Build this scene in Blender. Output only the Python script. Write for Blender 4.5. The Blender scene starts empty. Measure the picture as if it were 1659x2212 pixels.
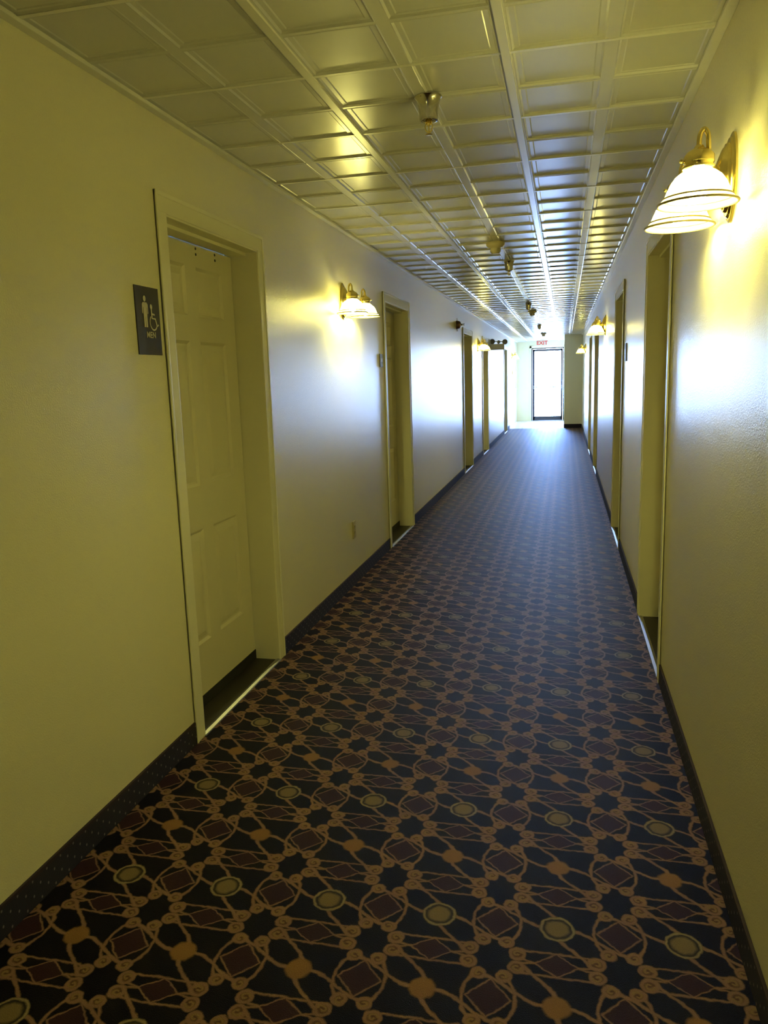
import bpy, bmesh, math, random
from mathutils import Matrix, Vector

# ---------------------------------------------------------------- camera, world, exposure
scene = bpy.context.scene
C = scene.collection
PI = math.pi
W, H = 1.838, 2.34           # corridor width and ceiling height
Y0, YC, YE = -6.0, 20.4, 23.75   # back wall, end of carpet, end wall

cam = bpy.data.cameras.new('camera')
cam.sensor_fit = 'VERTICAL'
cam.sensor_height = 36.0
cam.lens = 1659.08 * 36.0 / 2212.0
cam.clip_start = 0.02
cam_o = bpy.data.objects.new('camera', cam)
r_ = Vector((0.9736492, 0.22591634, -0.03112962))
u_ = Vector((-0.00878206, 0.17354517, 0.98478675))
f_ = Vector((-0.22788181, 0.95856345, -0.17095613))
m = Matrix.Identity(4)
for i in range(3):
    m[i][0] = r_[i]; m[i][1] = u_[i]; m[i][2] = -f_[i]; m[i][3] = (1.406, 0.0, 1.3943)[i]
cam_o.matrix_world = m
C.objects.link(cam_o)
scene.camera = cam_o

world = bpy.data.worlds.new('world')
scene.world = world
world.use_nodes = True
bg = world.node_tree.nodes['Background']
bg.inputs['Strength'].default_value = 108.0
# bright hazy sky above the horizon, duller ground below it
_n, _l = world.node_tree.nodes, world.node_tree.links
_tc = _n.new('ShaderNodeTexCoord'); _sp = _n.new('ShaderNodeSeparateXYZ'); _rp = _n.new('ShaderNodeValToRGB')
_mr = _n.new('ShaderNodeMapRange'); _mr.inputs[1].default_value = -0.10; _mr.inputs[2].default_value = 0.10
_l.new(_tc.outputs['Generated'], _sp.inputs[0]); _l.new(_sp.outputs[2], _mr.inputs[0]); _l.new(_mr.outputs[0], _rp.inputs[0])
_rp.color_ramp.elements[0].position = 0.0; _rp.color_ramp.elements[0].color = (0.25, 0.35, 0.60, 1)
_rp.color_ramp.elements[1].position = 1.0; _rp.color_ramp.elements[1].color = (0.24, 0.42, 1.0, 1)
_e = _rp.color_ramp.elements.new(0.46); _e.color = (0.28, 0.39, 0.68, 1)
_e = _rp.color_ramp.elements.new(0.54); _e.color = (0.38, 0.57, 1.0, 1)
_l.new(_rp.outputs[0], bg.inputs['Color'])

sun = bpy.data.lights.new('sun', 'SUN'); sun.energy = 900.0; sun.color = (1.0, 0.96, 0.90); sun.angle = math.radians(0.6)
sun_o = bpy.data.objects.new('sun', sun); C.objects.link(sun_o)
sun_o.rotation_euler = Vector((0.22, -0.60, -0.76)).to_track_quat('-Z', 'Y').to_euler()

scene.view_settings.view_transform = 'Standard'
scene.view_settings.look = 'None'
scene.view_settings.gamma = 1
scene.view_settings.exposure = 0.0
scene.view_settings.use_curve_mapping = False
scene.cycles.max_bounces = 10
scene.cycles.diffuse_bounces = 6
scene.cycles.glossy_bounces = 4
scene.cycles.transmission_bounces = 8
scene.cycles.transparent_max_bounces = 8
scene.cycles.sample_clamp_indirect = 16.0
scene.cycles.use_denoising = True
scene.cycles.caustics_reflective = True
scene.cycles.caustics_refractive = False

BULB = 520.0                  # bulb radiance
BULB_COL = (1.0, 0.93, 0.27)

# daylight portal in the glass door (guides sky sampling only)
pl = bpy.data.lights.new('door_daylight_portal', 'AREA')
pl.shape = 'RECTANGLE'; pl.size = 0.96; pl.size_y = 2.0
pl.cycles.is_portal = True
po = bpy.data.objects.new('door_daylight_portal', pl)
po.location = (0.905, YE + 0.12, 1.14)
po.rotation_euler = (-PI / 2, 0, 0)
C.objects.link(po)
pl2 = bpy.data.lights.new('added_window_portal', 'AREA')  # sampling guide for the added side window
pl2.shape = 'RECTANGLE'; pl2.size = 0.94; pl2.size_y = 0.49
pl2.cycles.is_portal = True
po2 = bpy.data.objects.new('added_window_portal', pl2)
po2.location = (-0.13, 23.10, 1.475)
po2.rotation_euler = (0, -PI / 2, 0)
C.objects.link(po2)

# ---------------------------------------------------------------- node expression helper
class NT:
    def __init__(s, name):
        s.mat = bpy.data.materials.new(name); s.mat.use_nodes = True
        s.nt = s.mat.node_tree; s.n = s.nt.nodes; s.l = s.nt.links
        s.bsdf = s.n['Principled BSDF']; s.out = s.n['Material Output']
    def math(s, op, *a, clamp=False):
        nd = s.n.new('ShaderNodeMath'); nd.operation = op; nd.use_clamp = clamp
        for i, v in enumerate(a):
            if isinstance(v, (int, float)): nd.inputs[i].default_value = v
            else: s.l.new(v, nd.inputs[i])
        return nd.outputs[0]
    def add(s, a, b): return s.math('ADD', a, b)
    def sub(s, a, b): return s.math('SUBTRACT', a, b)
    def mul(s, a, b): return s.math('MULTIPLY', a, b)
    def absv(s, a): return s.math('ABSOLUTE', a)
    def hyp(s, a, b): return s.math('SQRT', s.add(s.mul(a, a), s.mul(b, b)))
    def step(s, d, w, soft):
        """1 where d < w, soft edge"""
        return s.math('DIVIDE', s.sub(w + soft, d), 2 * soft, clamp=True)
    def seg(s, x, y, x0, y0, x1, y1):
        dx, dy = x1 - x0, y1 - y0; L2 = dx * dx + dy * dy
        t = s.math('ADD', s.mul(s.sub(x, x0), dx / L2), s.mul(s.sub(y, y0), dy / L2), clamp=True)
        px = s.sub(x, s.add(s.mul(t, dx), x0)); py = s.sub(y, s.add(s.mul(t, dy), y0))
        return s.hyp(px, py)
    def mix(s, fac, a, b):
        nd = s.n.new('ShaderNodeMix'); nd.data_type = 'RGBA'
        if isinstance(fac, (int, float)): nd.inputs[0].default_value = fac
        else: s.l.new(fac, nd.inputs[0])
        for k, v in ((6, a), (7, b)):
            if isinstance(v, tuple): nd.inputs[k].default_value = (*v, 1)
            else: s.l.new(v, nd.inputs[k])
        return nd.outputs[2]
    def coords(s):
        tc = s.n.new('ShaderNodeTexCoord'); sp = s.n.new('ShaderNodeSeparateXYZ')
        s.l.new(tc.outputs['Object'], sp.inputs[0])
        return tc.outputs['Object'], sp.outputs[0], sp.outputs[1], sp.outputs[2]
    def noise(s, scale, detail=2, vec=None, rough=0.5):
        nd = s.n.new('ShaderNodeTexNoise'); nd.inputs['Scale'].default_value = scale
        nd.inputs['Detail'].default_value = detail; nd.inputs['Roughness'].default_value = rough
        if vec is not None: s.l.new(vec, nd.inputs['Vector'])
        return nd.outputs['Fac']
    def bump(s, h, strength, dist):
        nd = s.n.new('ShaderNodeBump'); nd.inputs['Strength'].default_value = strength
        nd.inputs['Distance'].default_value = dist
        s.l.new(h, nd.inputs['Height']); s.l.new(nd.outputs[0], s.bsdf.inputs['Normal'])
    def set(s, **kw):
        for k, v in kw.items():
            i = s.bsdf.inputs[k.replace('_', ' ')]
            if isinstance(v, tuple): i.default_value = (*v, 1)
            elif isinstance(v, (int, float)): i.default_value = v
            else: s.l.new(v, i)
        return s

def simple(name, col, rough=0.5, metal=0.0, var=0.06, bump=None, spec=0.5, scale=6.0):
    t = NT(name)
    vec, x, y, z = t.coords()
    n = t.noise(scale, 3, vec)
    c2 = tuple(c * (1 - var) for c in col)
    t.set(Base_Color=t.mix(n, col, c2), Roughness=rough, Metallic=metal, Specular_IOR_Level=spec)
    if bump: t.bump(t.noise(bump[0], 2, vec), bump[1], bump[2])
    return t.mat

# ---------------------------------------------------------------- materials
M = {}
t = NT('wall_paint')
vec, x, y, z = t.coords()
orange_peel = t.noise(200.0, 2, vec)
blotch = t.noise(1.2, 3, vec)
t.set(Base_Color=t.mix(blotch, (0.80, 0.76, 0.56), (0.76, 0.72, 0.52)), Roughness=0.27,
      Specular_IOR_Level=0.42)
t.bump(t.add(orange_peel, t.mul(t.noise(380.0, 1, vec), 0.8)), 0.9, 0.0010)
M['wall'] = t.mat
M['trim'] = simple('trim_paint', (0.78, 0.75, 0.56), 0.36, var=0.03, bump=(40, .12, .001))
M['leaf'] = simple('door_paint', (0.70, 0.66, 0.47), 0.42, var=0.05, bump=(60, .12, .001))
M['ceil'] = simple('ceiling_tile_vinyl', (0.68, 0.68, 0.68), 0.24, var=0.05, bump=(50, .05, .0008))
M['grid'] = simple('ceiling_grid_paint', (0.78, 0.77, 0.72), 0.29, var=0.03)
M['dark_gap'] = simple('black_rubber', (0.008, 0.007, 0.008), 0.7)
M['threshold'] = simple('threshold_vinyl', (0.020, 0.016, 0.016), 0.55, var=0.3, scale=20)
M['alu'] = simple('brushed_aluminium', (0.36, 0.36, 0.37), 0.40, metal=1.0)
M['brass'] = simple('polished_brass', (0.92, 0.76, 0.30), 0.20, metal=1.0)
M['dull_gold'] = simple('dull_gold_band', (0.30, 0.24, 0.11), 0.45, metal=0.3)
M['chrome'] = simple('polished_chrome', (0.62, 0.60, 0.57), 0.14, metal=1.0)
M['beige'] = simple('beige_plastic', (0.62, 0.55, 0.36), 0.4)
M['almond'] = simple('almond_plastic', (0.50, 0.44, 0.24), 0.4)
M['grey_plastic'] = simple('grey_plastic', (0.16, 0.17, 0.18), 0.4)
M['dark_metal'] = simple('dark_bronze', (0.10, 0.05, 0.045), 0.35, metal=0.4)
M['sign'] = simple('sign_plastic', (0.014, 0.009, 0.010), 0.45)
M['sign_white'] = simple('sign_lettering', (0.60, 0.56, 0.46), 0.5)
M['tile'] = simple('vestibule_tile', (0.72, 0.70, 0.64), 0.25, var=0.12)
M['concrete'] = simple('outside_concrete', (0.62, 0.61, 0.58), 0.8, var=0.15)
M['exit_white'] = simple('exit_sign_housing', (0.80, 0.79, 0.75), 0.4)
M['exit_red'] = simple('exit_sign_red', (0.70, 0.04, 0.05), 0.4)
M['door_frame'] = simple('bronze_aluminium', (0.05, 0.05, 0.06), 0.5, metal=0.0)

t = NT('lamp_bulb')
t.set(Base_Color=(1, 1, 1), Emission_Color=BULB_COL, Emission_Strength=BULB)
M['bulb'] = t.mat

t = NT('frosted_ribbed_glass')
vec, x, y, z = t.coords()
ang = t.math('ARCTAN2', y, x)
rib = t.math('SINE', t.mul(ang, 26.0))
tr = t.n.new('ShaderNodeBsdfTranslucent'); tr.inputs[0].default_value = (0.95, 0.93, 0.84, 1)
tp = t.n.new('ShaderNodeBsdfTransparent'); tp.inputs[0].default_value = (1, 0.97, 0.9, 1)
gl = t.n.new('ShaderNodeBsdfGlossy'); gl.inputs['Roughness'].default_value = 0.15
bp = t.n.new('ShaderNodeBump'); bp.inputs['Strength'].default_value = 0.5; bp.inputs['Distance'].default_value = 0.002
t.l.new(rib, bp.inputs['Height']); t.l.new(bp.outputs[0], gl.inputs['Normal']); t.l.new(bp.outputs[0], tr.inputs['Normal'])
m1 = t.n.new('ShaderNodeMixShader'); m1.inputs[0].default_value = 0.30
df = t.n.new('ShaderNodeBsdfDiffuse'); df.inputs[0].default_value = (0.95, 0.93, 0.84, 1)
m0 = t.n.new('ShaderNodeMixShader'); m0.inputs[0].default_value = 0.35
t.l.new(tr.outputs[0], m0.inputs[1]); t.l.new(df.outputs[0], m0.inputs[2])
t.l.new(m0.outputs[0], m1.inputs[1]); t.l.new(tp.outputs[0], m1.inputs[2])
m2 = t.n.new('ShaderNodeMixShader'); m2.inputs[0].default_value = 0.08
t.l.new(m1.outputs[0], m2.inputs[1]); t.l.new(gl.outputs[0], m2.inputs[2])
t.l.new(m2.outputs[0], t.out.inputs[0])
M['shade'] = t.mat

t = NT('door_glass')
g1 = t.n.new('ShaderNodeBsdfTransparent'); g1.inputs[0].default_value = (0.93, 0.96, 0.97, 1)
g2 = t.n.new('ShaderNodeBsdfGlossy'); g2.inputs['Roughness'].default_value = 0.02
fr = t.n.new('ShaderNodeFresnel')
mx = t.n.new('ShaderNodeMixShader')
t.l.new(fr.outputs[0], mx.inputs[0]); t.l.new(g1.outputs[0], mx.inputs[1]); t.l.new(g2.outputs[0], mx.inputs[2])
t.l.new(mx.outputs[0], t.out.inputs[0])
M['glass'] = t.mat

# carpet: woven medallion and diamond lattice
t = NT('patterned_carpet')
vec, X, Y, Z = t.coords()
wob = t.noise(45.0, 2, vec)
Xw = t.add(X, t.mul(t.sub(wob, 0.5), 0.011)); Yw = t.add(Y, t.mul(t.sub(t.noise(52.0, 2, vec), 0.5), 0.011))
xp = t.math('DIVIDE', t.sub(Xw, 0.187), 0.303); yp = t.math('DIVIDE', t.sub(Yw, 2.296), 0.253)
ry = t.math('ROUND', yp)
fx = t.sub(xp, t.math('ROUND', xp)); fy = t.sub(yp, ry)
par = t.math('PINGPONG', ry, 1.0)             # 0 on ring rows, 1 on solid rows
ax = t.mul(t.absv(fx), 0.303); ay = t.mul(t.absv(fy), 0.253)
bx = t.sub(0.1515, ax); by = t.sub(0.1265, ay)
S = 0.0022
n_f = t.noise(420.0, 2, vec)
black = t.mix(t.noise(3.0, 2, vec), (0.002, 0.002, 0.004), (0.005, 0.003, 0.005))
tan = t.mix(t.noise(14.0, 2, vec), (0.215, 0.128, 0.088), (0.180, 0.094, 0.072))
maroon = (0.024, 0.009, 0.014)
gold = (0.20, 0.125, 0.065)
col = black
# maroon diamonds
dH = t.add(t.math('DIVIDE', bx, 0.053), t.math('DIVIDE', ay, 0.056))
dV = t.add(t.math('DIVIDE', ax, 0.052), t.math('DIVIDE', by, 0.037))
col = t.mix(t.step(dH, 1.0, 0.04), col, maroon)
col = t.mix(t.step(dV, 1.0, 0.04), col, maroon)
lines = t.step(t.absv(t.sub(dH, 1.0)), 0.055, 0.05)
def mxx(a, b): return t.math('MAXIMUM', a, b)
lines = mxx(lines, t.step(t.absv(t.sub(dV, 1.0)), 0.06, 0.05))
hx = t.mul(t.sub(t.math('FRACT', xp), 0.5), 0.303); hy = t.mul(fy, 0.253)      # signed, about the wide diamonds
vx = t.mul(fx, 0.303); vy = t.mul(t.sub(t.math('FRACT', yp), 0.5), 0.253)      # signed, about the flat diamonds
def smooth(v, a, b):
    nd = t.n.new('ShaderNodeMapRange'); nd.interpolation_type = 'SMOOTHSTEP'
    nd.inputs[1].default_value = a; nd.inputs[2].default_value = b
    t.l.new(v, nd.inputs[0]); return nd.outputs[0]
for sg in (1.0, -1.0):
    u = t.mul(hx, sg); v = t.mul(hy, sg)
    dline = t.absv(t.add(v, t.mul(smooth(u, -0.120, 0.025), 0.066)))
    lines = mxx(lines, t.mul(t.step(dline, 0.0054, S), t.step(u, 0.026, S)))
    u = t.mul(vx, sg); v = t.mul(vy, sg)
    dline = t.absv(t.sub(u, t.mul(smooth(t.mul(v, -1.0), -0.105, 0.004), 0.084)))
    lines = mxx(lines, t.mul(t.step(t.mul(dline, 0.75), 0.0050, S), t.step(t.mul(v, -1.0), -0.010, S)))
oval = t.absv(t.sub(t.hyp(t.math('DIVIDE', bx, 0.061), t.math('DIVIDE', ay, 0.084)), 1.0))
lines = mxx(lines, t.mul(t.step(oval, 0.065, 0.035), t.step(ay, 0.064, S)))
lines = mxx(lines, t.step(t.seg(ax, by, 0.0, 0.038, 0.080, 0.036), 0.0032, S))
lines = mxx(lines, t.step(t.seg(ax, by, 0.050, 0.000, 0.090, 0.008), 0.0030, S))
col = t.mix(lines, col, tan)
# scroll curls
for (cx, cy, px, py, rr) in ((0.030, 0.070, bx, ay, 0.0150), (0.094, 0.022, ax, by, 0.0170)):
    d = t.hyp(t.sub(px, cx), t.sub(py, cy))
    a = t.math('ARCTAN2', t.sub(py, cy), t.sub(px, cx))
    spiral = t.sub(d, t.mul(t.add(a, PI), 0.0016))
    col = t.mix(t.step(d, rr + 0.003, S), col, (0.075, 0.036, 0.028))
    col = t.mix(t.step(t.absv(t.sub(d, rr)), 0.0048, S), col, tan)
    col = t.mix(t.step(t.absv(t.sub(spiral, 0.0015)), 0.0034, S), col, gold)
# medallions
rM = t.hyp(ax, ay)
ringrow = t.sub(1.0, par)
clear = t.mul(t.step(rM, 0.044, S), ringrow)
col = t.mix(clear, col, (0.02, 0.016, 0.014))
ring = t.mul(t.step(t.absv(t.sub(rM, 0.0405)), 0.0034, S), ringrow)
col = t.mix(ring, col, (0.22, 0.165, 0.10))
rD = t.sub(rM, t.mul(par, 0.003))
col = t.mix(t.step(rD, 0.0285, 0.004), col, t.mix(par, (0.16, 0.115, 0.060), (0.20, 0.105, 0.042)))
pile = t.add(t.mul(n_f, 0.9), 0.55)
mulc = t.n.new('ShaderNodeVectorMath'); mulc.operation = 'SCALE'
t.l.new(col, mulc.inputs[0]); t.l.new(pile, mulc.inputs['Scale'])
t.set(Base_Color=mulc.outputs[0], Roughness=0.50, Specular_IOR_Level=0.045, Sheen_Weight=0.0, Sheen_Roughness=0.5)
t.bsdf.inputs['Sheen Tint'].default_value = (0.7, 0.75, 1.0, 1)
t.bump(n_f, 0.6, 0.003)
M['carpet'] = t.mat

# carpet base: navy strip with staggered flecks
def base_mat(name):
    t = NT(name)
    vec, X, Y, Z = t.coords()
    run = t.add(X, Y)
    row = t.math('FLOOR', t.math('DIVIDE', Z, 0.022))
    sh = t.mul(t.math('PINGPONG', row, 1.0), 0.5)
    q = t.add(t.math('DIVIDE', run, 0.060), sh)
    u = t.mul(t.sub(t.math('FRACT', q), 0.5), 0.060)
    v = t.mul(t.sub(t.math('FRACT', t.math('DIVIDE', Z, 0.022)), 0.5), 0.022)
    d = t.hyp(t.mul(u, 1.3), v)
    fleck = t.step(d, 0.0040, 0.0012)
    col = t.mix(fleck, (0.013, 0.011, 0.022), (0.15, 0.12, 0.11))
    col = t.mix(t.math('GREATER_THAN', Z, 0.080), col, (0.026, 0.014, 0.018))
    n = t.noise(500.0, 2, vec)
    t.set(Base_Color=col, Roughness=0.8, Specular_IOR_Level=0.3)
    t.bump(n, 0.5, 0.002)
    return t.mat
M['base'] = base_mat('carpet_base_navy')

# ---------------------------------------------------------------- mesh helpers
def obj(name, bm, mat, parent=None, smooth=False, loc=None):
    me = bpy.data.meshes.new(name)
    bmesh.ops.recalc_face_normals(bm, faces=bm.faces)
    if smooth:
        for fc in bm.faces: fc.smooth = True
    bm.to_mesh(me); bm.free()
    if smooth:
        try: me.set_sharp_from_angle(angle=math.radians(40))
        except Exception: pass
    me.materials.append(mat)
    o = bpy.data.objects.new(name, me); C.objects.link(o)
    if parent is not None: o.parent = parent
    if loc is not None: o.location = loc
    return o

def box(bm, x0, x1, y0, y1, z0, z1, bev=0.0):
    x0, x1 = min(x0, x1), max(x0, x1); y0, y1 = min(y0, y1), max(y0, y1); z0, z1 = min(z0, z1), max(z0, z1)
    r = bmesh.ops.create_cube(bm, size=1.0)
    vs = r['verts']
    for v in vs:
        v.co = Vector(((x0 + x1) / 2 + v.co.x * (x1 - x0), (y0 + y1) / 2 + v.co.y * (y1 - y0), (z0 + z1) / 2 + v.co.z * (z1 - z0)))
    if bev > 0:
        es = list({e for v in vs for e in v.link_edges})
        bmesh.ops.bevel(bm, geom=es, offset=bev, segments=2, affect='EDGES', profile=0.6)
    return bm

def lathe(bm, prof, seg=32, mat=None, close=True):
    """prof: list of (radius, z); around local z"""
    mat = mat or Matrix.Identity(4)
    rings = []
    for (r, z) in prof:
        if r < 1e-6: rings.append([bm.verts.new(mat @ Vector((0, 0, z)))])
        else: rings.append([bm.verts.new(mat @ Vector((r * math.cos(2 * PI * k / seg), r * math.sin(2 * PI * k / seg), z))) for k in range(seg)])
    for a, b in zip(rings, rings[1:]):
        for k in range(seg):
            k2 = (k + 1) % seg
            if len(a) == 1 and len(b) == 1: continue
            if len(a) == 1: bm.faces.new((a[0], b[k], b[k2]))
            elif len(b) == 1: bm.faces.new((a[k], a[k2], b[0]))
            else: bm.faces.new((a[k], a[k2], b[k2], b[k]))
    return bm

def tube(bm, pts, rad, seg=12):
    pts = [Vector(p) for p in pts]
    rings = []
    n = None
    for i, p in enumerate(pts):
        d = (pts[min(i + 1, len(pts) - 1)] - pts[max(i - 1, 0)]).normalized()
        if n is None: n = d.orthogonal().normalized()
        n = (n - d * n.dot(d)).normalized()
        b = d.cross(n)
        rr = rad[i] if isinstance(rad, (list, tuple)) else rad
        rings.append([bm.verts.new(p + (n * math.cos(2 * PI * k / seg) + b * math.sin(2 * PI * k / seg)) * rr) for k in range(seg)])
    for a, b in zip(rings, rings[1:]):
        for k in range(seg): bm.faces.new((a[k], a[(k + 1) % seg], b[(k + 1) % seg], b[k]))
    bm.faces.new(rings[0][::-1]); bm.faces.new(rings[-1])
    return bm

def prism(bm, poly, depth, mat=None):
    """2D polygon (u,v) extruded along +w by depth, mapped by mat"""
    mat = mat or Matrix.Identity(4)
    a = [bm.verts.new(mat @ Vector((p[0], p[1], 0))) for p in poly]
    b = [bm.verts.new(mat @ Vector((p[0], p[1], depth))) for p in poly]
    bm.faces.new(a[::-1]); bm.faces.new(b)
    n = len(poly)
    for k in range(n): bm.faces.new((a[k], a[(k + 1) % n], b[(k + 1) % n], b[k]))
    return bm

def empty(name, loc, rot=(0, 0, 0)):
    o = bpy.data.objects.new(name, None); o.location = loc; o.rotation_euler = rot
    o.empty_display_size = 0.05; C.objects.link(o); return o

def tag(o, label, cat, group=None):
    o['label'] = label; o['category'] = cat
    if group: o['group'] = group
    return o

def struct(o, label=None):
    o['kind'] = 'structure'
    if label: o['label'] = label
    return o

def dup(root, loc, rot=None):
    r = root.copy(); C.objects.link(r); r.location = loc
    if rot is not None: r.rotation_euler = rot
    for ch in list(root.children):
        c = ch.copy(); C.objects.link(c); c.parent = r
        for g in list(ch.children):
            d = g.copy(); C.objects.link(d); d.parent = c
    return r

# ---------------------------------------------------------------- room shell
# door openings, outer casing edges (y near, y far) for each wall
CW = 0.068                     # casing width
ZT = 2.072                     # top of casing
REC = 0.125                    # depth of the recess in front of a door leaf
LEFT = [(2.578, 3.572), (6.08, 7.14), (11.02, 12.14), (13.66, 14.72), (18.58, 19.66)]
RIGHT = [(3.475, 4.535), (6.20, 7.20), (10.88, 11.98), (13.50, 14.62)]

WY0, WY1, WZ0, WZ1 = 22.85, 23.35, 1.0, 1.95     # side window of the vestibule, added to brighten the end wall
def wall(side, doors, y0, y1):
    bm = bmesh.new()
    if side == 'left':
        box(bm, -0.16, 0.0, WY0, y1, -0.02, WZ0); box(bm, -0.16, 0.0, WY0, y1, WZ1, H + 0.12)
        box(bm, -0.16, 0.0, WY1, y1, WZ0, WZ1)
        y1 = WY0
    xa, xb = (-0.16, 0.0) if side == 'left' else (W, W + 0.16)
    cur = y0
    for (a, b) in doors:
        box(bm, xa, xb, cur, a + CW, -0.02, H + 0.12)
        box(bm, xa, xb, a + CW, b - CW, ZT - CW, H + 0.12)
        cur = b - CW
    box(bm, xa, xb, cur, y1, -0.02, H + 0.12)
    xo = xa - 0.06 if side == 'left' else xb + 0.02      # unseen skin added to stop outside light leaking through the door gaps
    box(bm, xo, xo + 0.04, y0 - 0.1, y1, -0.02, H + 0.12)
    return struct(obj('wall_' + side, bm, M['wall']))
wall('left', LEFT, Y0, YE + 0.15)
wall('right', RIGHT, Y0, YC + 0.1)

bm = bmesh.new(); box(bm, -0.16, W + 0.16, Y0 - 0.1, Y0, -0.02, H + 0.12); struct(obj('wall_back', bm, M['wall']))
# end wall with the glass door opening, and the return that narrows the vestibule
DX0, DX1, DZ = 0.43, 1.375, 2.15
bm = bmesh.new()
box(bm, -0.16, DX0, YE, YE + 0.15, -0.02, H + 0.12)
box(bm, DX1, W + 0.16, YE, YE + 0.15, -0.02, H + 0.12)
box(bm, DX0, DX1, YE, YE + 0.15, DZ, H + 0.12)
struct(obj('wall_end', bm, M['wall']))
bm = bmesh.new(); box(bm, 1.389, W + 0.16, YC, YE, -0.02, H + 0.12)
struct(obj('wall_return', bm, M['wall']))

bm = bmesh.new()
NX, NY = 4, 60
box(bm, -0.0, W, Y0, YC, -0.02, 0.0)
struct(obj('floor', bm, M['carpet']), 'patterned black, tan and maroon carpet')
bm = bmesh.new()
g = 0.004
ty = YC
box(bm, -0.16, 1.55, YC, YE + 0.15, -0.02, -0.006)
for i in range(5):
    for j in range(11):
        xa = i * 0.305; ya = YC + j * 0.305
        if ya > YE - 0.02: continue
        box(bm, xa + g, min(xa + 0.305, 1.389) - g, ya + g, min(ya + 0.305, YE) - g, -0.006, 0.0)
struct(obj('floor_vestibule', bm, M['tile']), 'pale square tile floor inside the glass door')

# ceiling: lay-in tiles, each embossed with four sunken coffers
def coffer(bm, x0, x1, y0, y1, z):
    """rib flange, steep bevel, flat step, soft bevel, panel (all facing down)"""
    def ring(ix, iy, dz):
        return [bm.verts.new((x0 + ix, y0 + iy, z + dz)), bm.verts.new((x1 - ix, y0 + iy, z + dz)),
                bm.verts.new((x1 - ix, y1 - iy, z + dz)), bm.verts.new((x0 + ix, y1 - iy, z + dz))]
    rs = [ring(0, 0, 0), ring(0.018, 0.008, 0), ring(0.021, 0.0105, -0.0012), ring(0.027, 0.0165, 0.0040),
          ring(0.041, 0.024, 0.0042), ring(0.045, 0.028, 0.0062)]
    for a, b in zip(rs, rs[1:]):
        for k in range(4): bm.faces.new((a[k], b[k], b[(k + 1) % 4], a[(k + 1) % 4]))
    bm.faces.new(rs[-1])
bm = bmesh.new()
P = W / 6
y = 0.074 - 0.305 * 20
while y < YE - 0.01:
    ya, yb = max(y, Y0), min(y + 0.305, YE)
    if yb - ya > 0.15:
        for i in range(6): coffer(bm, i * P, (i + 1) * P, ya, yb, H)
    y += 0.305
box(bm, -0.16, W + 0.16, Y0 - 0.1, YE + 0.15, H + 0.03, H + 0.12)
ceil_me = bm
for fc in bm.faces: pass
me = bpy.data.meshes.new('ceiling'); bm.to_mesh(me); bm.free(); me.materials.append(M['ceil'])
ceiling = bpy.data.objects.new('ceiling', me); C.objects.link(ceiling)
struct(ceiling, 'white embossed coffered ceiling tiles')
bm = bmesh.new()
for i in (1, 2):
    box(bm, i * 2 * P - 0.013, i * 2 * P + 0.013, Y0, YE, H - 0.0075, H + 0.002)
gy = 0.074 - 0.61 * 10
while gy < YE:
    if gy > Y0: box(bm, 0, W, gy - 0.008, gy + 0.008, H - 0.0014, H + 0.002)
    gy += 0.61
obj('ceiling_grid', bm, M['grid'], ceiling)
for side, xs in (('left', (0.0, 0.030)), ('right', (W - 0.030, W))):
    bm = bmesh.new(); box(bm, xs[0], xs[1], Y0, YE if side == 'left' else YC, H - 0.012, H + 0.001, 0.002)
    bm2 = obj('trim_1' if side == 'left' else 'trim_2', bm, M['grid']); struct(bm2, 'painted angle strip along the ' + side + ' edge of the ceiling')

root = empty('added_window_1', (0, (WY0 + WY1) / 2, WZ0)); root['kind'] = 'structure'  # added window, brings daylight onto the end wall
root['label'] = 'added side window that brightens the vestibule beyond the carpet'
bm = bmesh.new(); hw = (WY1 - WY0) / 2; hh = WZ1 - WZ0
for a, b, c, d in ((-hw, -hw + 0.04, 0, hh), (hw - 0.04, hw, 0, hh), (-hw, hw, 0, 0.04), (-hw, hw, hh - 0.04, hh)):
    box(bm, -0.12, -0.06, a, b, c, d)
obj('added_window_frame', bm, M['trim'], root)
bm = bmesh.new(); box(bm, -0.095, -0.090, -hw + 0.03, hw - 0.03, 0.03, hh - 0.03)
obj('glass_pane', bm, M['glass'], root)

# carpet baseboards between the doors
def baseboard(side, doors, y0, y1):
    bm = bmesh.new()
    xa, xb = (0.0, 0.009) if side == 'left' else (W - 0.009, W)
    cur = y0
    for a, b in doors + [(y1, None)]:
        box(bm, xa, xb, cur, a - 0.001 if b else a, 0.0, 0.090, 0.002)
        cur = b
        if b is None: break
    return struct(obj('baseboard_' + side, bm, M['base']))
baseboard('left', LEFT, Y0, YC)
baseboard('right', RIGHT, Y0, YC)
bm = bmesh.new(); box(bm, 1.389, W - 0.009, YC - 0.009, YC, 0, 0.10, 0.002)
struct(obj('baseboard_return', bm, M['base']))

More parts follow.
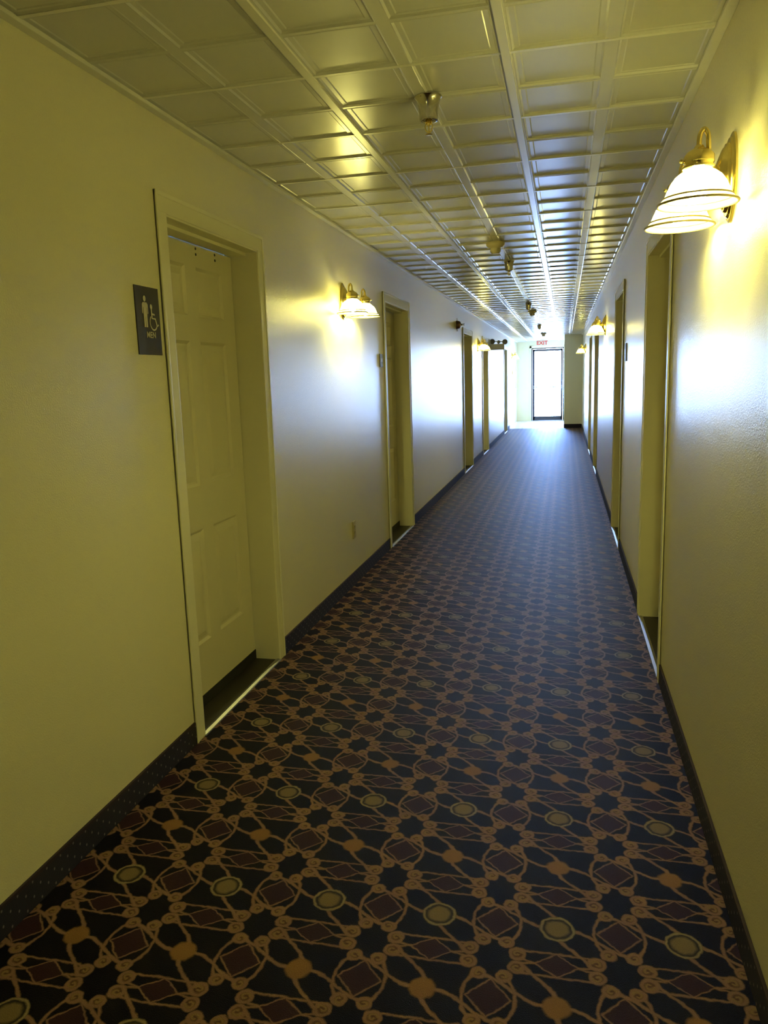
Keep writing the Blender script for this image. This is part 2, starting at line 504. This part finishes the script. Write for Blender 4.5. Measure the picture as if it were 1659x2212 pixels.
# ---------------------------------------------------------------- side doors
def panel_leaf(bm, y0, y1, z0, z1, xf, sgn, thick=0.035):
    """six panel leaf; face at x=xf looking towards sgn*x"""
    w = y1 - y0
    st = 0.115; mid = 0.10
    cols = [(y0 + st, (y0 + y1) / 2 - mid / 2), ((y0 + y1) / 2 + mid / 2, y1 - st)]
    rows = [(0.235 + z0, 0.775), (0.965, 1.575), (1.68, 1.885)]
    ys = [y0, cols[0][0], cols[0][1], cols[1][0], cols[1][1], y1]
    zs = [z0] + [v for rr in rows for v in rr] + [z1]
    V = {}
    def vert(yy, zz, d=0.0):
        k = (round(yy, 4), round(zz, 4), round(d, 4))
        if k not in V: V[k] = bm.verts.new((xf - sgn * d, yy, zz))
        return V[k]
    for i in range(5):
        for j in range(7):
            a, b, c, d = ys[i], ys[i + 1], zs[j], zs[j + 1]
            if i in (1, 3) and j in (1, 3, 5):
                prev = [vert(a, c), vert(b, c), vert(b, d), vert(a, d)]
                for ins, dep in ((0.012, 0.009), (0.020, 0.009), (0.045, 0.002)):
                    cur = [vert(a + ins, c + ins, dep), vert(b - ins, c + ins, dep), vert(b - ins, d - ins, dep), vert(a + ins, d - ins, dep)]
                    for k in range(4): bm.faces.new((prev[k], prev[(k + 1) % 4], cur[(k + 1) % 4], cur[k]))
                    prev = cur
                bm.faces.new(prev)
            else:
                bm.faces.new((vert(a, c), vert(b, c), vert(b, d), vert(a, d)))
    # edges and back
    bx = xf - sgn * thick
    box(bm, bx, xf - sgn * 0.0095, y0, y1, z0, z1)
    for (a, b, c, d) in ((y0, y0 + 0.001, z0, z1), (y1 - 0.001, y1, z0, z1), (y0, y1, z0, z0 + 0.001), (y0, y1, z1 - 0.001, z1)):
        box(bm, xf - sgn * 0.0095, xf - sgn * 0.0001, a, b, c, d)

def side_door(n, side, ya, yb, label, strip_bright=True, holes=False):
    s = 1 if side == 'left' else -1
    wx = 0.0 if side == 'left' else W
    root = empty('door_%d' % n, (wx, (ya + yb) / 2, 0))
    root['kind'] = 'structure'; root['label'] = label
    oy = (ya + yb) / 2
    a, b = ya - oy, yb - oy
    ia, ib = a + CW, b - CW
    top = ZT - CW
    # casing: three boards with a raised outer back band
    bm = bmesh.new()
    for (p, q) in ((a, ia + 0.004), (ib - 0.004, b)):
        box(bm, 0, s * 0.009, p, q, 0, ZT, 0.003)
    box(bm, 0, s * 0.0095, a, b, top - 0.004, ZT, 0.003)
    box(bm, 0, s * 0.0115, a, a + 0.016, 0, ZT, 0.003)
    box(bm, 0, s * 0.0115, b - 0.016, b, 0, ZT, 0.003)
    box(bm, 0, s * 0.0117, a, b, ZT - 0.016, ZT, 0.003)
    obj('door_casing', bm, M['trim'], root)
    # jamb lining with stop
    bm = bmesh.new()
    jd = -s * 0.158
    box(bm, jd, s * 0.006, ia - 0.012, ia + 0.006, 0, top, 0.001)
    box(bm, jd, s * 0.006, ib - 0.006, ib + 0.012, 0, top, 0.001)
    box(bm, jd, s * 0.006, ia, ib, top - 0.012, top + 0.004, 0.001)
    box(bm, -s * REC + s * 0.001, -s * (REC - 0.075), ia, ia + 0.016, 0, top, 0.001)
    box(bm, -s * REC + s * 0.001, -s * (REC - 0.075), ia, ib, top - 0.026, top, 0.001)
    obj('door_jamb', bm, M['trim'], root)
    bm = bmesh.new()
    panel_leaf(bm, ia + 0.010, ib - 0.0105, 0.045, top - 0.030, -s * REC, s)
    leaf = obj('door_leaf', bm, M['leaf'], root)
    if holes:
        for hy in (3.134 - oy, 3.320 - oy):
            for hz in (1.962, 1.938):
                bm = bmesh.new()
                lathe(bm, [(0, 0.002), (0.005, 0.0018), (0.0062, 0)], 12, Matrix.Translation((-s * REC, hy, hz)) @ Matrix.Rotation(s * PI / 2, 4, 'Y'))
                obj('bolt_hole', bm, M['dark_gap'], leaf)
    # knob on the latch side (near edge)
    bm = bmesh.new()
    lathe(bm, [(0, 0), (0.032, 0), (0.032, 0.006), (0.013, 0.010), (0.011, 0.028), (0.022, 0.036), (0.028, 0.048), (0.024, 0.058), (0, 0.062)], 24,
          Matrix.Translation((-s * REC, ia + 0.075, 0.95)) @ Matrix.Rotation(s * PI / 2, 4, 'Y'))
    obj('door_knob', bm, M['brass'], leaf, smooth=True)
    bm = bmesh.new()
    box(bm, -s * (REC + 0.028), -s * (REC - 0.004), ia + 0.008, ib - 0.008, 0.001, 0.052)
    obj('door_sweep', bm, M['dark_gap'], root)
    bm = bmesh.new()
    box(bm, -s * (REC + 0.03), -s * 0.004, ia, ib, -0.01, 0.003)
    obj('threshold', bm, M['threshold'], root)
    bm = bmesh.new()
    prism(bm, [(0, -0.004), (0.034, -0.004), (0.030, 0.004), (0.017, 0.0085), (0.004, 0.004)], ib - ia,
          Matrix(((s, 0, 0, -s * 0.020), (0, 0, 1, ia), (0, 1, 0, 0), (0, 0, 0, 1))))
    obj('carpet_edge_strip', bm, M['alu'], root)
    return root

LABL = ['cream six-panel door of the men\'s restroom, nearest on the left wall',
        'second cream door on the left wall, beyond the brass wall lamp',
        'third cream door on the left wall, just past the dark sidewall fitting',
        'fourth cream door on the left wall, before the twin-head emergency light',
        'farthest cream door on the left wall, near the end of the carpet']
LABR = ['nearest recessed cream door on the right wall, behind the near brass lamp',
        'second recessed cream door on the right wall, with a small number plate before it',
        'third recessed cream door on the right wall, below the second right-hand lamp',
        'farthest recessed cream door on the right wall']
for k, (a, b) in enumerate(LEFT): side_door(k + 1, 'left', a, b, LABL[k], holes=(k == 0))
for k, (a, b) in enumerate(RIGHT): side_door(k + 6, 'right', a, b, LABR[k])

# ---------------------------------------------------------------- glass end door
root = empty('door_10', ((DX0 + DX1) / 2, YE, 0)); root['kind'] = 'structure'
root['label'] = 'glazed end door full of white daylight, under the exit sign'
cx = (DX0 + DX1) / 2; hw = (DX1 - DX0) / 2
bm = bmesh.new()
box(bm, -hw - 0.06, -hw, -0.014, 0.0, 0, DZ + 0.06, 0.003)
box(bm, hw - 0.002, hw + 0.012, -0.014, 0.0, 0, DZ + 0.06, 0.003)
box(bm, -hw - 0.06, hw + 0.012, -0.014, 0.0, DZ, DZ + 0.06, 0.003)
obj('door_casing', bm, M['trim'], root)
bm = bmesh.new()
box(bm, -hw, -hw + 0.03, 0.0, 0.12, 0, DZ); box(bm, hw - 0.03, hw, 0.0, 0.12, 0, DZ)
box(bm, -hw, hw, 0.0, 0.12, DZ - 0.03, DZ)
obj('door_frame', bm, M['door_frame'], root)
bm = bmesh.new()
a, b = -hw + 0.033, hw - 0.033
box(bm, a, a + 0.055, 0.03, 0.075, 0.012, DZ - 0.035, 0.002); box(bm, b - 0.055, b, 0.03, 0.075, 0.012, DZ - 0.035, 0.002)
box(bm, a, b, 0.03, 0.075, DZ - 0.10, DZ - 0.035, 0.002); box(bm, a, b, 0.03, 0.075, 0.012, 0.13, 0.002)
leaf = obj('door_leaf', bm, M['door_frame'], root)
bm = bmesh.new(); box(bm, a + 0.05, b - 0.05, 0.049, 0.055, 0.12, DZ - 0.09)
obj('glass_pane', bm, M['glass'], leaf)
bm = bmesh.new()
tube(bm, [(a + 0.03, -0.025, 1.0), (b - 0.03, -0.025, 1.0)], 0.014)
box(bm, a + 0.015, a + 0.05, -0.035, 0.031, 0.95, 1.05, 0.004); box(bm, b - 0.05, b - 0.015, -0.035, 0.031, 0.95, 1.05, 0.004)
obj('push_bar', bm, M['alu'], leaf)
bm = bmesh.new(); box(bm, -hw, hw, -0.02, 0.14, 0, 0.010, 0.003)
obj('threshold', bm, M['alu'], root)

# ---------------------------------------------------------------- brass two-light wall lamps
def make_sconce():
    """local frame: +x out of the wall, y along the wall, z=0 at shade rim height"""
    root = empty('wall_lamp', (0, 0, 0))
    bm = bmesh.new()
    # stepped oval backplate
    for (rad, th) in ((1.0, 0.008), (0.90, 0.014), (0.78, 0.022)):
        mt = Matrix.Translation((0, 0, 0.090)) @ Matrix.Rotation(PI / 2, 4, 'Y')
        prof = [(0, 0), (rad, 0), (rad, th * 0.7), (rad * 0.96, th), (0, th)]
        sc = Matrix.Diagonal((0.115, 0.066, 1, 1))
        lathe(bm, prof, 40, mt @ sc)
    mt = Matrix.Translation((0, 0, 0.090)) @ Matrix.Rotation(PI / 2, 4, 'Y') @ Matrix.Diagonal((0.085, 0.048, 1, 1))
    lathe(bm, [(1.0, 0.02), (0.85, 0.030), (0.55, 0.040), (0.30, 0.046), (0, 0.048)], 40, mt)
    obj('backplate', bm, M['brass'], root, smooth=True)
    bm = bmesh.new()
    mt = Matrix.Translation((0.040, 0, 0.100)) @ Matrix.Rotation(PI / 2, 4, 'Y')
    lathe(bm, [(0, 0), (0.024, 0), (0.026, 0.008), (0.016, 0.014), (0.020, 0.022), (0.026, 0.032), (0.020, 0.044), (0.010, 0.050), (0.013, 0.056), (0.007, 0.066), (0, 0.070)], 24, mt)
    lathe(bm, [(0.010, 0.11), (0.015, 0.125), (0.008, 0.137), (0.011, 0.145), (0.004, 0.158), (0, 0.168)], 16, Matrix.Translation((0.068, 0, 0)))
    obj('finial', bm, M['brass'], root, smooth=True)
    for sg in (-1, 1):
        cy = sg * 0.160
        bm = bmesh.new()
        pts = []
        ctrl = [(0.062, 0.0, 0.100), (0.070, sg * 0.05, 0.092), (0.074, sg * 0.11, 0.094), (0.084, sg * 0.148, 0.112), (0.089, sg * 0.160, 0.142),
                (0.091, sg * 0.160, 0.164), (0.100, sg * 0.160, 0.176), (0.109, sg * 0.160, 0.164), (0.111, sg * 0.160, 0.142), (0.110, sg * 0.160, 0.120)]
        for i in range(len(ctrl) - 1):
            p0 = Vector(ctrl[max(i - 1, 0)]); p1 = Vector(ctrl[i]); p2 = Vector(ctrl[i + 1]); p3 = Vector(ctrl[min(i + 2, len(ctrl) - 1)])
            for q in range(5):
                tt = q / 5
                pts.append(0.5 * ((2 * p1) + (p2 - p0) * tt + (2 * p0 - 5 * p1 + 4 * p2 - p3) * tt ** 2 + (3 * p1 - p0 - 3 * p2 + p3) * tt ** 3))
        pts.append(Vector(ctrl[-1]))
        tube(bm, pts, 0.0062, 10)
        obj('lamp_arm', bm, M['brass'], root, smooth=True)
        bm = bmesh.new()
        lathe(bm, [(0, 0.138), (0.010, 0.138), (0.014, 0.131), (0.022, 0.127), (0.030, 0.122), (0.036, 0.114), (0.037, 0.098), (0.034, 0.094), (0.034, 0.090), (0.0385, 0.088), (0.0385, 0.084), (0.030, 0.082), (0, 0.082)], 32,
              Matrix.Translation((0.110, cy, 0)))
        cap = obj('socket_cup', bm, M['brass'], root, smooth=True)
        bm = bmesh.new()
        lathe(bm, [(0, 0), (0.004, 0.001), (0.005, 0.005), (0.003, 0.009), (0, 0.010)], 10, Matrix.Translation((0.147, cy, 0.104)) @ Matrix.Rotation(PI / 2, 4, 'Y'))
        obj('thumb_screw', bm, M['brass'], cap, smooth=True)
        # bell shade, thin double wall, local origin on its own axis so that its ribs run around it
        outer = [(0.0300, 0.086), (0.0320, 0.080), (0.0430, 0.074), (0.0560, 0.064), (0.0660, 0.050), (0.0735, 0.034), (0.0800, 0.018), (0.0900, 0.006), (0.0955, 0.0)]
        bm = bmesh.new()
        lathe(bm, outer, 48)
        sh = obj('lamp_shade', bm, M['shade'], root, smooth=True, loc=(0.110, cy, 0))
        sh['label'] = 'frosted bell glass shade, lit'
        bm = bmesh.new()
        for (rr, zz, th) in ((0.0962, 0.0, 0.0032), (0.0835, 0.0145, 0.0026)):
            lathe(bm, [(rr + th * math.cos(q * PI / 4), zz + th * math.sin(q * PI / 4)) for q in range(9)], 48)
        obj('rim_band', bm, M['dull_gold'], sh, smooth=True)
        bm = bmesh.new()
        lathe(bm, [(0, 0.002), (0.013, 0.006), (0.021, 0.016), (0.024, 0.028), (0.021, 0.041), (0.014, 0.054), (0.012, 0.070), (0.012, 0.080), (0, 0.080)], 14)
        obj('light_bulb', bm, M['bulb'], sh, smooth=True)
    return root

SC_Z = 1.805
sconce = make_sconce()
spots = [  # side, y, z, label
    ('R', 2.335, SC_Z, 'big bright brass two-shade wall lamp, nearest on the right wall'),
    ('L', 4.935, SC_Z, 'brass two-shade wall lamp between the first two left doors'),
    ('R', 8.95, SC_Z, 'brass two-shade wall lamp past the second right-hand door'),
    ('L', 12.95, SC_Z, 'brass two-shade wall lamp beyond the third left-hand door'),
    ('R', 17.3, SC_Z, 'tiny glowing wall lamp farthest down the right wall'),
    ('L', 21.3, SC_Z, 'pale wall lamp at the far end of the left wall, beyond the carpet'),
    ('L', -1.6, SC_Z, 'added, unseen brass two-shade wall lamp on the left wall behind the viewpoint'),  # out of view, added to light the near walls
]
for i, (sd, yy, zz, lb) in enumerate(spots):
    loc = (0.0, yy, zz) if sd == 'L' else (W, yy, zz)
    rot = (0, 0, 0) if sd == 'L' else (0, 0, PI)
    if i == 0:
        o = sconce; o.location = loc; o.rotation_euler = rot
    else:
        o = dup(sconce, loc, rot)
    tag(o, lb, 'wall lamp', 'brass wall lamps along the corridor')

# ---------------------------------------------------------------- ceiling fittings
def make_sprinkler():
    root = empty('ceiling_sprinkler', (0, 0, 0))
    bm = bmesh.new()
    lathe(bm, [(0.0, 0.0), (0.047, 0.0), (0.0475, -0.003), (0.044, -0.006), (0.039, -0.016), (0.035, -0.032), (0.0325, -0.052), (0.0315, -0.072), (0.0305, -0.078), (0.026, -0.079), (0.022, -0.074), (0, -0.074)], 40)
    obj('escutcheon', bm, M['chrome'], root, smooth=True)
    bm = bmesh.new()
    lathe(bm, [(0.012, -0.074), (0.012, -0.084), (0.008, -0.086), (0.007, -0.092), (0, -0.092)], 16)
    for sg in (-1, 1):
        tube(bm, [(sg * 0.009, 0, -0.084), (sg * 0.013, 0, -0.096), (sg * 0.010, 0, -0.108), (0, 0, -0.117)], 0.0022, 8)
    lathe(bm, [(0, -0.119), (0.012, -0.120), (0.0125, -0.1215), (0, -0.1225)], 20)
    tube(bm, [(0, 0, -0.09), (0, 0, -0.119)], 0.0025, 8)
    obj('sprinkler_head', bm, M['brass'], root, smooth=True)
    return root
spr = make_sprinkler()
for i, (xx, yy, lb) in enumerate([
        (0.942, 2.80, 'large chrome ceiling sprinkler in a tapered cup, nearest the camera'),
        (0.936, 6.83, 'small dark ceiling sprinkler just beyond the beige smoke detector'),
        (0.915, 10.91, 'ceiling sprinkler right before the second ceiling detector'),
        (0.905, 15.80, 'faint tiny ceiling sprinkler between the far detectors')]):
    o = spr if i == 0 else dup(spr, (0, 0, 0))
    o.location = (xx, yy, H)
    tag(o, lb, 'sprinkler', 'sprinklers along the ceiling')

def make_detector():
    root = empty('smoke_detector', (0, 0, 0))
    bm = bmesh.new()
    lathe(bm, [(0, 0), (0.062, 0), (0.067, -0.006), (0.067, -0.018), (0.062, -0.028), (0.050, -0.037), (0.040, -0.042), (0, -0.042)], 36)
    obj('detector_base', bm, M['beige'], root, smooth=True)
    bm = bmesh.new()
    lathe(bm, [(0.037, -0.040), (0.036, -0.052), (0.032, -0.072), (0.026, -0.080), (0, -0.082)], 28)
    for k in range(10):
        a = k * PI / 5
        box(bm, 0.034 * math.cos(a) - 0.003, 0.034 * math.cos(a) + 0.003, 0.034 * math.sin(a) - 0.003, 0.034 * math.sin(a) + 0.003, -0.068, -0.045)
    obj('sensor_chamber', bm, M['beige'], root, smooth=True)
    return root
det = make_detector()
for i, (xx, yy, lb) in enumerate([
        (0.908, 5.84, 'round beige smoke detector with a stepped nose, nearest on the ceiling'),
        (0.915, 12.2, 'grey-looking smoke detector touching the sprinkler against the bright ceiling'),
        (0.905, 19.0, 'faint farthest smoke detector, above the exit sign')]):
    o = det if i == 0 else dup(det, (0, 0, 0))
    o.location = (xx, yy, H)
    tag(o, lb, 'smoke detector', 'smoke detectors along the ceiling')

# sidewall sprinkler on the left wall
root = empty('sidewall_sprinkler', (0, 10.40, 2.065))
tag(root, 'dark round sidewall sprinkler sticking out of the left wall', 'sprinkler')
bm = bmesh.new()
RY = Matrix.Rotation(PI / 2, 4, 'Y')
lathe(bm, [(0, 0), (0.055, 0), (0.057, 0.006), (0.052, 0.016), (0.050, 0.034), (0.040, 0.052), (0.024, 0.060), (0, 0.060)], 32, RY)
obj('escutcheon', bm, M['dark_metal'], root, smooth=True)
bm = bmesh.new()
lathe(bm, [(0.012, 0.058), (0.012, 0.078), (0.006, 0.082), (0, 0.082)], 14, RY)
for sg in (-1, 1): tube(bm, [(0.074, sg * 0.010, 0), (0.090, sg * 0.014, 0), (0.104, sg * 0.003, 0)], 0.003, 8)
box(bm, 0.078, 0.112, -0.014, 0.014, 0.013, 0.016); box(bm, 0.102, 0.105, -0.014, 0.014, -0.016, 0.016)
obj('sprinkler_head', bm, M['grey_plastic'], root)
bm = bmesh.new(); box(bm, 0.006, 0.012, -0.004, 0.004, -0.083, 0.088, 0.001)
obj('guard_bar', bm, M['dark_metal'], root)

# emergency light reaching out from the left wall
root = empty('emergency_light', (0, 15.3, 1.99))
tag(root, 'emergency light with twin grey lamp heads high on the left wall', 'emergency light')
bm = bmesh.new(); box(bm, 0.0, 0.262, -0.045, 0.045, -0.115, -0.003, 0.008)
obj('battery_box', bm, M['exit_white'], root)
bm = bmesh.new()
tube(bm, [(0.03, 0, 0.045), (0.145, 0, 0.040), (0.262, 0, 0.035)], 0.008, 8)
tube(bm, [(0.145, 0, -0.004), (0.145, 0, 0.04)], 0.012, 8)
lathe(bm, [(0, -0.03), (0.030, -0.03), (0.034, 0), (0.030, 0.03), (0, 0.032)], 20, Matrix.Translation((0.155, 0, 0.034)) @ Matrix.Rotation(PI / 2, 4, 'X'))
obj('lamp_bracket', bm, M['grey_plastic'], root, smooth=True)
for hx, hz in ((0.035, 0.050), (0.275, 0.036)):
    bm = bmesh.new()
    mt = Matrix.Translation((hx, -0.005, hz)) @ Matrix.Rotation(PI / 2 + 0.15, 4, 'X')
    lathe(bm, [(0, -0.040), (0.026, -0.038), (0.036, -0.020), (0.048, 0.020), (0.051, 0.036), (0.047, 0.040), (0.044, 0.034), (0, 0.030)], 28, mt)
    obj('lamp_head', bm, M['grey_plastic'], root, smooth=True)

# ---------------------------------------------------------------- signs
def text_obj(name, body, size, mat, parent, loc, rot, extrude=0.0008, bold=0.0):
    cu = bpy.data.curves.new(name, 'FONT'); cu.body = body; cu.size = size; cu.extrude = extrude
    cu.align_x = 'CENTER'; cu.align_y = 'CENTER'; cu.offset = bold
    tmp = bpy.data.objects.new(name, cu); C.objects.link(tmp)
    dg = bpy.context.evaluated_depsgraph_get()
    me = bpy.data.meshes.new_from_object(tmp.evaluated_get(dg))
    bpy.data.objects.remove(tmp)
    me.materials.clear(); me.materials.append(mat)
    o = bpy.data.objects.new(name, me); C.objects.link(o); o.parent = parent
    o.location = loc; o.rotation_euler = rot
    return o

def circle_poly(cx, cy, rx, ry, n=20): return [(cx + rx * math.cos(2 * PI * k / n), cy + ry * math.sin(2 * PI * k / n)) for k in range(n)]
def strip_poly(pts, w):
    """outline of a thick open polyline"""
    L_, R_ = [], []
    for i, p in enumerate(pts):
        a = pts[max(i - 1, 0)]; b = pts[min(i + 1, len(pts) - 1)]
        dx, dy = b[0] - a[0], b[1] - a[1]; l = math.hypot(dx, dy); nx, ny = -dy / l, dx / l
        L_.append((p[0] + nx * w / 2, p[1] + ny * w / 2)); R_.append((p[0] - nx * w / 2, p[1] - ny * w / 2))
    return L_ + R_[::-1]

SWY, SWZ = 0.156, 0.229
root = empty('restroom_sign', (0, 2.475, 1.616))
tag(root, 'black restroom sign with man and wheelchair symbols, beside the nearest left door', 'sign')
bm = bmesh.new(); box(bm, 0.0005, 0.004, -SWY / 2, SWY / 2, -SWZ / 2, SWZ / 2, 0.0008)
obj('sign_plate', bm, M['sign'], root)
# sign face frame: u -> +y (to the right as seen), v -> z, w -> +x
FM = Matrix(((0, 0, 1, 0.004), (1, 0, 0, 0), (0, 1, 0, 0), (0, 0, 0, 1)))
bm = bmesh.new()
cx0 = -0.020
prism(bm, circle_poly(cx0, 0.0735, 0.0085, 0.0100), 0.0010, FM)
prism(bm, [(cx0 - 0.013, 0.061), (cx0 + 0.013, 0.061), (cx0 + 0.019, 0.054), (cx0 + 0.0195, 0.025), (cx0 + 0.0150, 0.022), (cx0 + 0.0135, 0.044), (cx0 + 0.011, 0.044),
           (cx0 + 0.0105, -0.022), (cx0 + 0.0015, -0.022), (cx0 + 0.0008, 0.014), (cx0 - 0.0008, 0.014), (cx0 - 0.0015, -0.022), (cx0 - 0.0105, -0.022),
           (cx0 - 0.011, 0.044), (cx0 - 0.0135, 0.044), (cx0 - 0.0150, 0.022), (cx0 - 0.0195, 0.025), (cx0 - 0.019, 0.054)], 0.0010, FM)
obj('man_symbol', bm, M['sign_white'], root)
bm = bmesh.new()
wx0 = 0.030
prism(bm, circle_poly(wx0 - 0.009, 0.049, 0.0075, 0.0088), 0.0010, FM)
prism(bm, strip_poly([(wx0 - 0.009, 0.042), (wx0 - 0.007, 0.010), (wx0 + 0.014, 0.009), (wx0 + 0.024, -0.016), (wx0 + 0.034, -0.010)], 0.0065), 0.0010, FM)
prism(bm, strip_poly([(wx0 - 0.008, 0.025), (wx0 + 0.012, 0.023)], 0.0055), 0.0009, FM)
arc = [(wx0 + 0.001 + 0.0235 * math.cos(a), -0.004 + 0.0255 * math.sin(a)) for a in [math.radians(130 + k * 13.5) for k in range(17)]]
prism(bm, strip_poly(arc, 0.0050), 0.0008, FM)
obj('wheelchair_symbol', bm, M['sign_white'], root)
RT = Matrix(((0, 0, 1), (1, 0, 0), (0, 1, 0))).to_euler()
text_obj('sign_text', 'MEN', 0.030, M['sign_white'], root, (0.0044, 0.010, -0.048), RT, 0.0004, 0.0004)

# small room plates
def plate(name, loc, s, w, h, label):
    root = empty(name, loc)
    bm = bmesh.new(); box(bm, s * 0.0005, s * 0.006, -w / 2, w / 2, -h / 2, h / 2, 0.001)
    obj('sign_plate', bm, M['sign'], root)
    bm = bmesh.new(); box(bm, s * 0.0055, s * 0.0068, -w * 0.32, w * 0.32, -h * 0.10, h * 0.16)
    obj('sign_panel', bm, M['grey_plastic'], root)
    tag(root, label, 'sign', 'small plates beside the doors')
    return root
plate('room_plate', (0, 5.975, 1.535), 1, 0.10, 0.10, 'small dark room plate left of the second left-hand door')
plate('room_plate', (W, 5.97, 1.53), -1, 0.14, 0.13, 'small dark room plate before the second right-hand door')

# exit sign hung from the ceiling near the end
root = empty('exit_sign', (0.772, 22.5, 2.25))
tag(root, 'white exit sign with red letters hanging before the glass end door', 'exit sign')
bm = bmesh.new(); box(bm, -0.150, 0.150, -0.022, 0.022, -0.10, 0.075, 0.004)
hs = obj('sign_housing', bm, M['exit_white'], root)
bm = bmesh.new(); box(bm, -0.05, 0.05, -0.015, 0.015, 0.074, 0.09); obj('canopy', bm, M['exit_white'], root)
text_obj('sign_text', 'EXIT', 0.150, M['exit_red'], root, (0, -0.0235, -0.010), (PI / 2, 0, 0), 0.001, 0.003)

# ---------------------------------------------------------------- outlet low on the left wall
root = empty('wall_outlet', (0, 5.0, 0.378))
tag(root, 'almond electrical outlet low on the left wall under the brass lamp', 'outlet')
bm = bmesh.new(); box(bm, 0.0, 0.006, -0.038, 0.038, -0.060, 0.060, 0.002)
obj('cover_plate', bm, M['almond'], root)
for dz in (0.020, -0.020):
    bm = bmesh.new(); box(bm, 0.005, 0.0085, -0.017, 0.017, dz - 0.014, dz + 0.014, 0.002)
    rc = obj('receptacle', bm, M['almond'], root)
    bm = bmesh.new()
    box(bm, 0.0080, 0.0090, -0.008, -0.006, dz - 0.003, dz + 0.007); box(bm, 0.0080, 0.0090, 0.006, 0.008, dz - 0.003, dz + 0.007)
    box(bm, 0.0080, 0.0090, -0.002, 0.002, dz - 0.010, dz - 0.006)
    obj('slot', bm, M['dark_gap'], rc)
# small fittings at the far end of the left wall
root = empty('thermostat', (0, 21.5, 1.45))
tag(root, 'tiny wall control on the far left wall past the carpet', 'thermostat')
bm = bmesh.new(); box(bm, 0, 0.022, -0.04, 0.04, -0.055, 0.055, 0.004); obj('cover', bm, M['almond'], root)
bm = bmesh.new(); lathe(bm, [(0, 0), (0.018, 0), (0.018, 0.008), (0, 0.010)], 16, Matrix.Translation((0.022, 0, 0.01)) @ RY); obj('dial', bm, M['grey_plastic'], root)
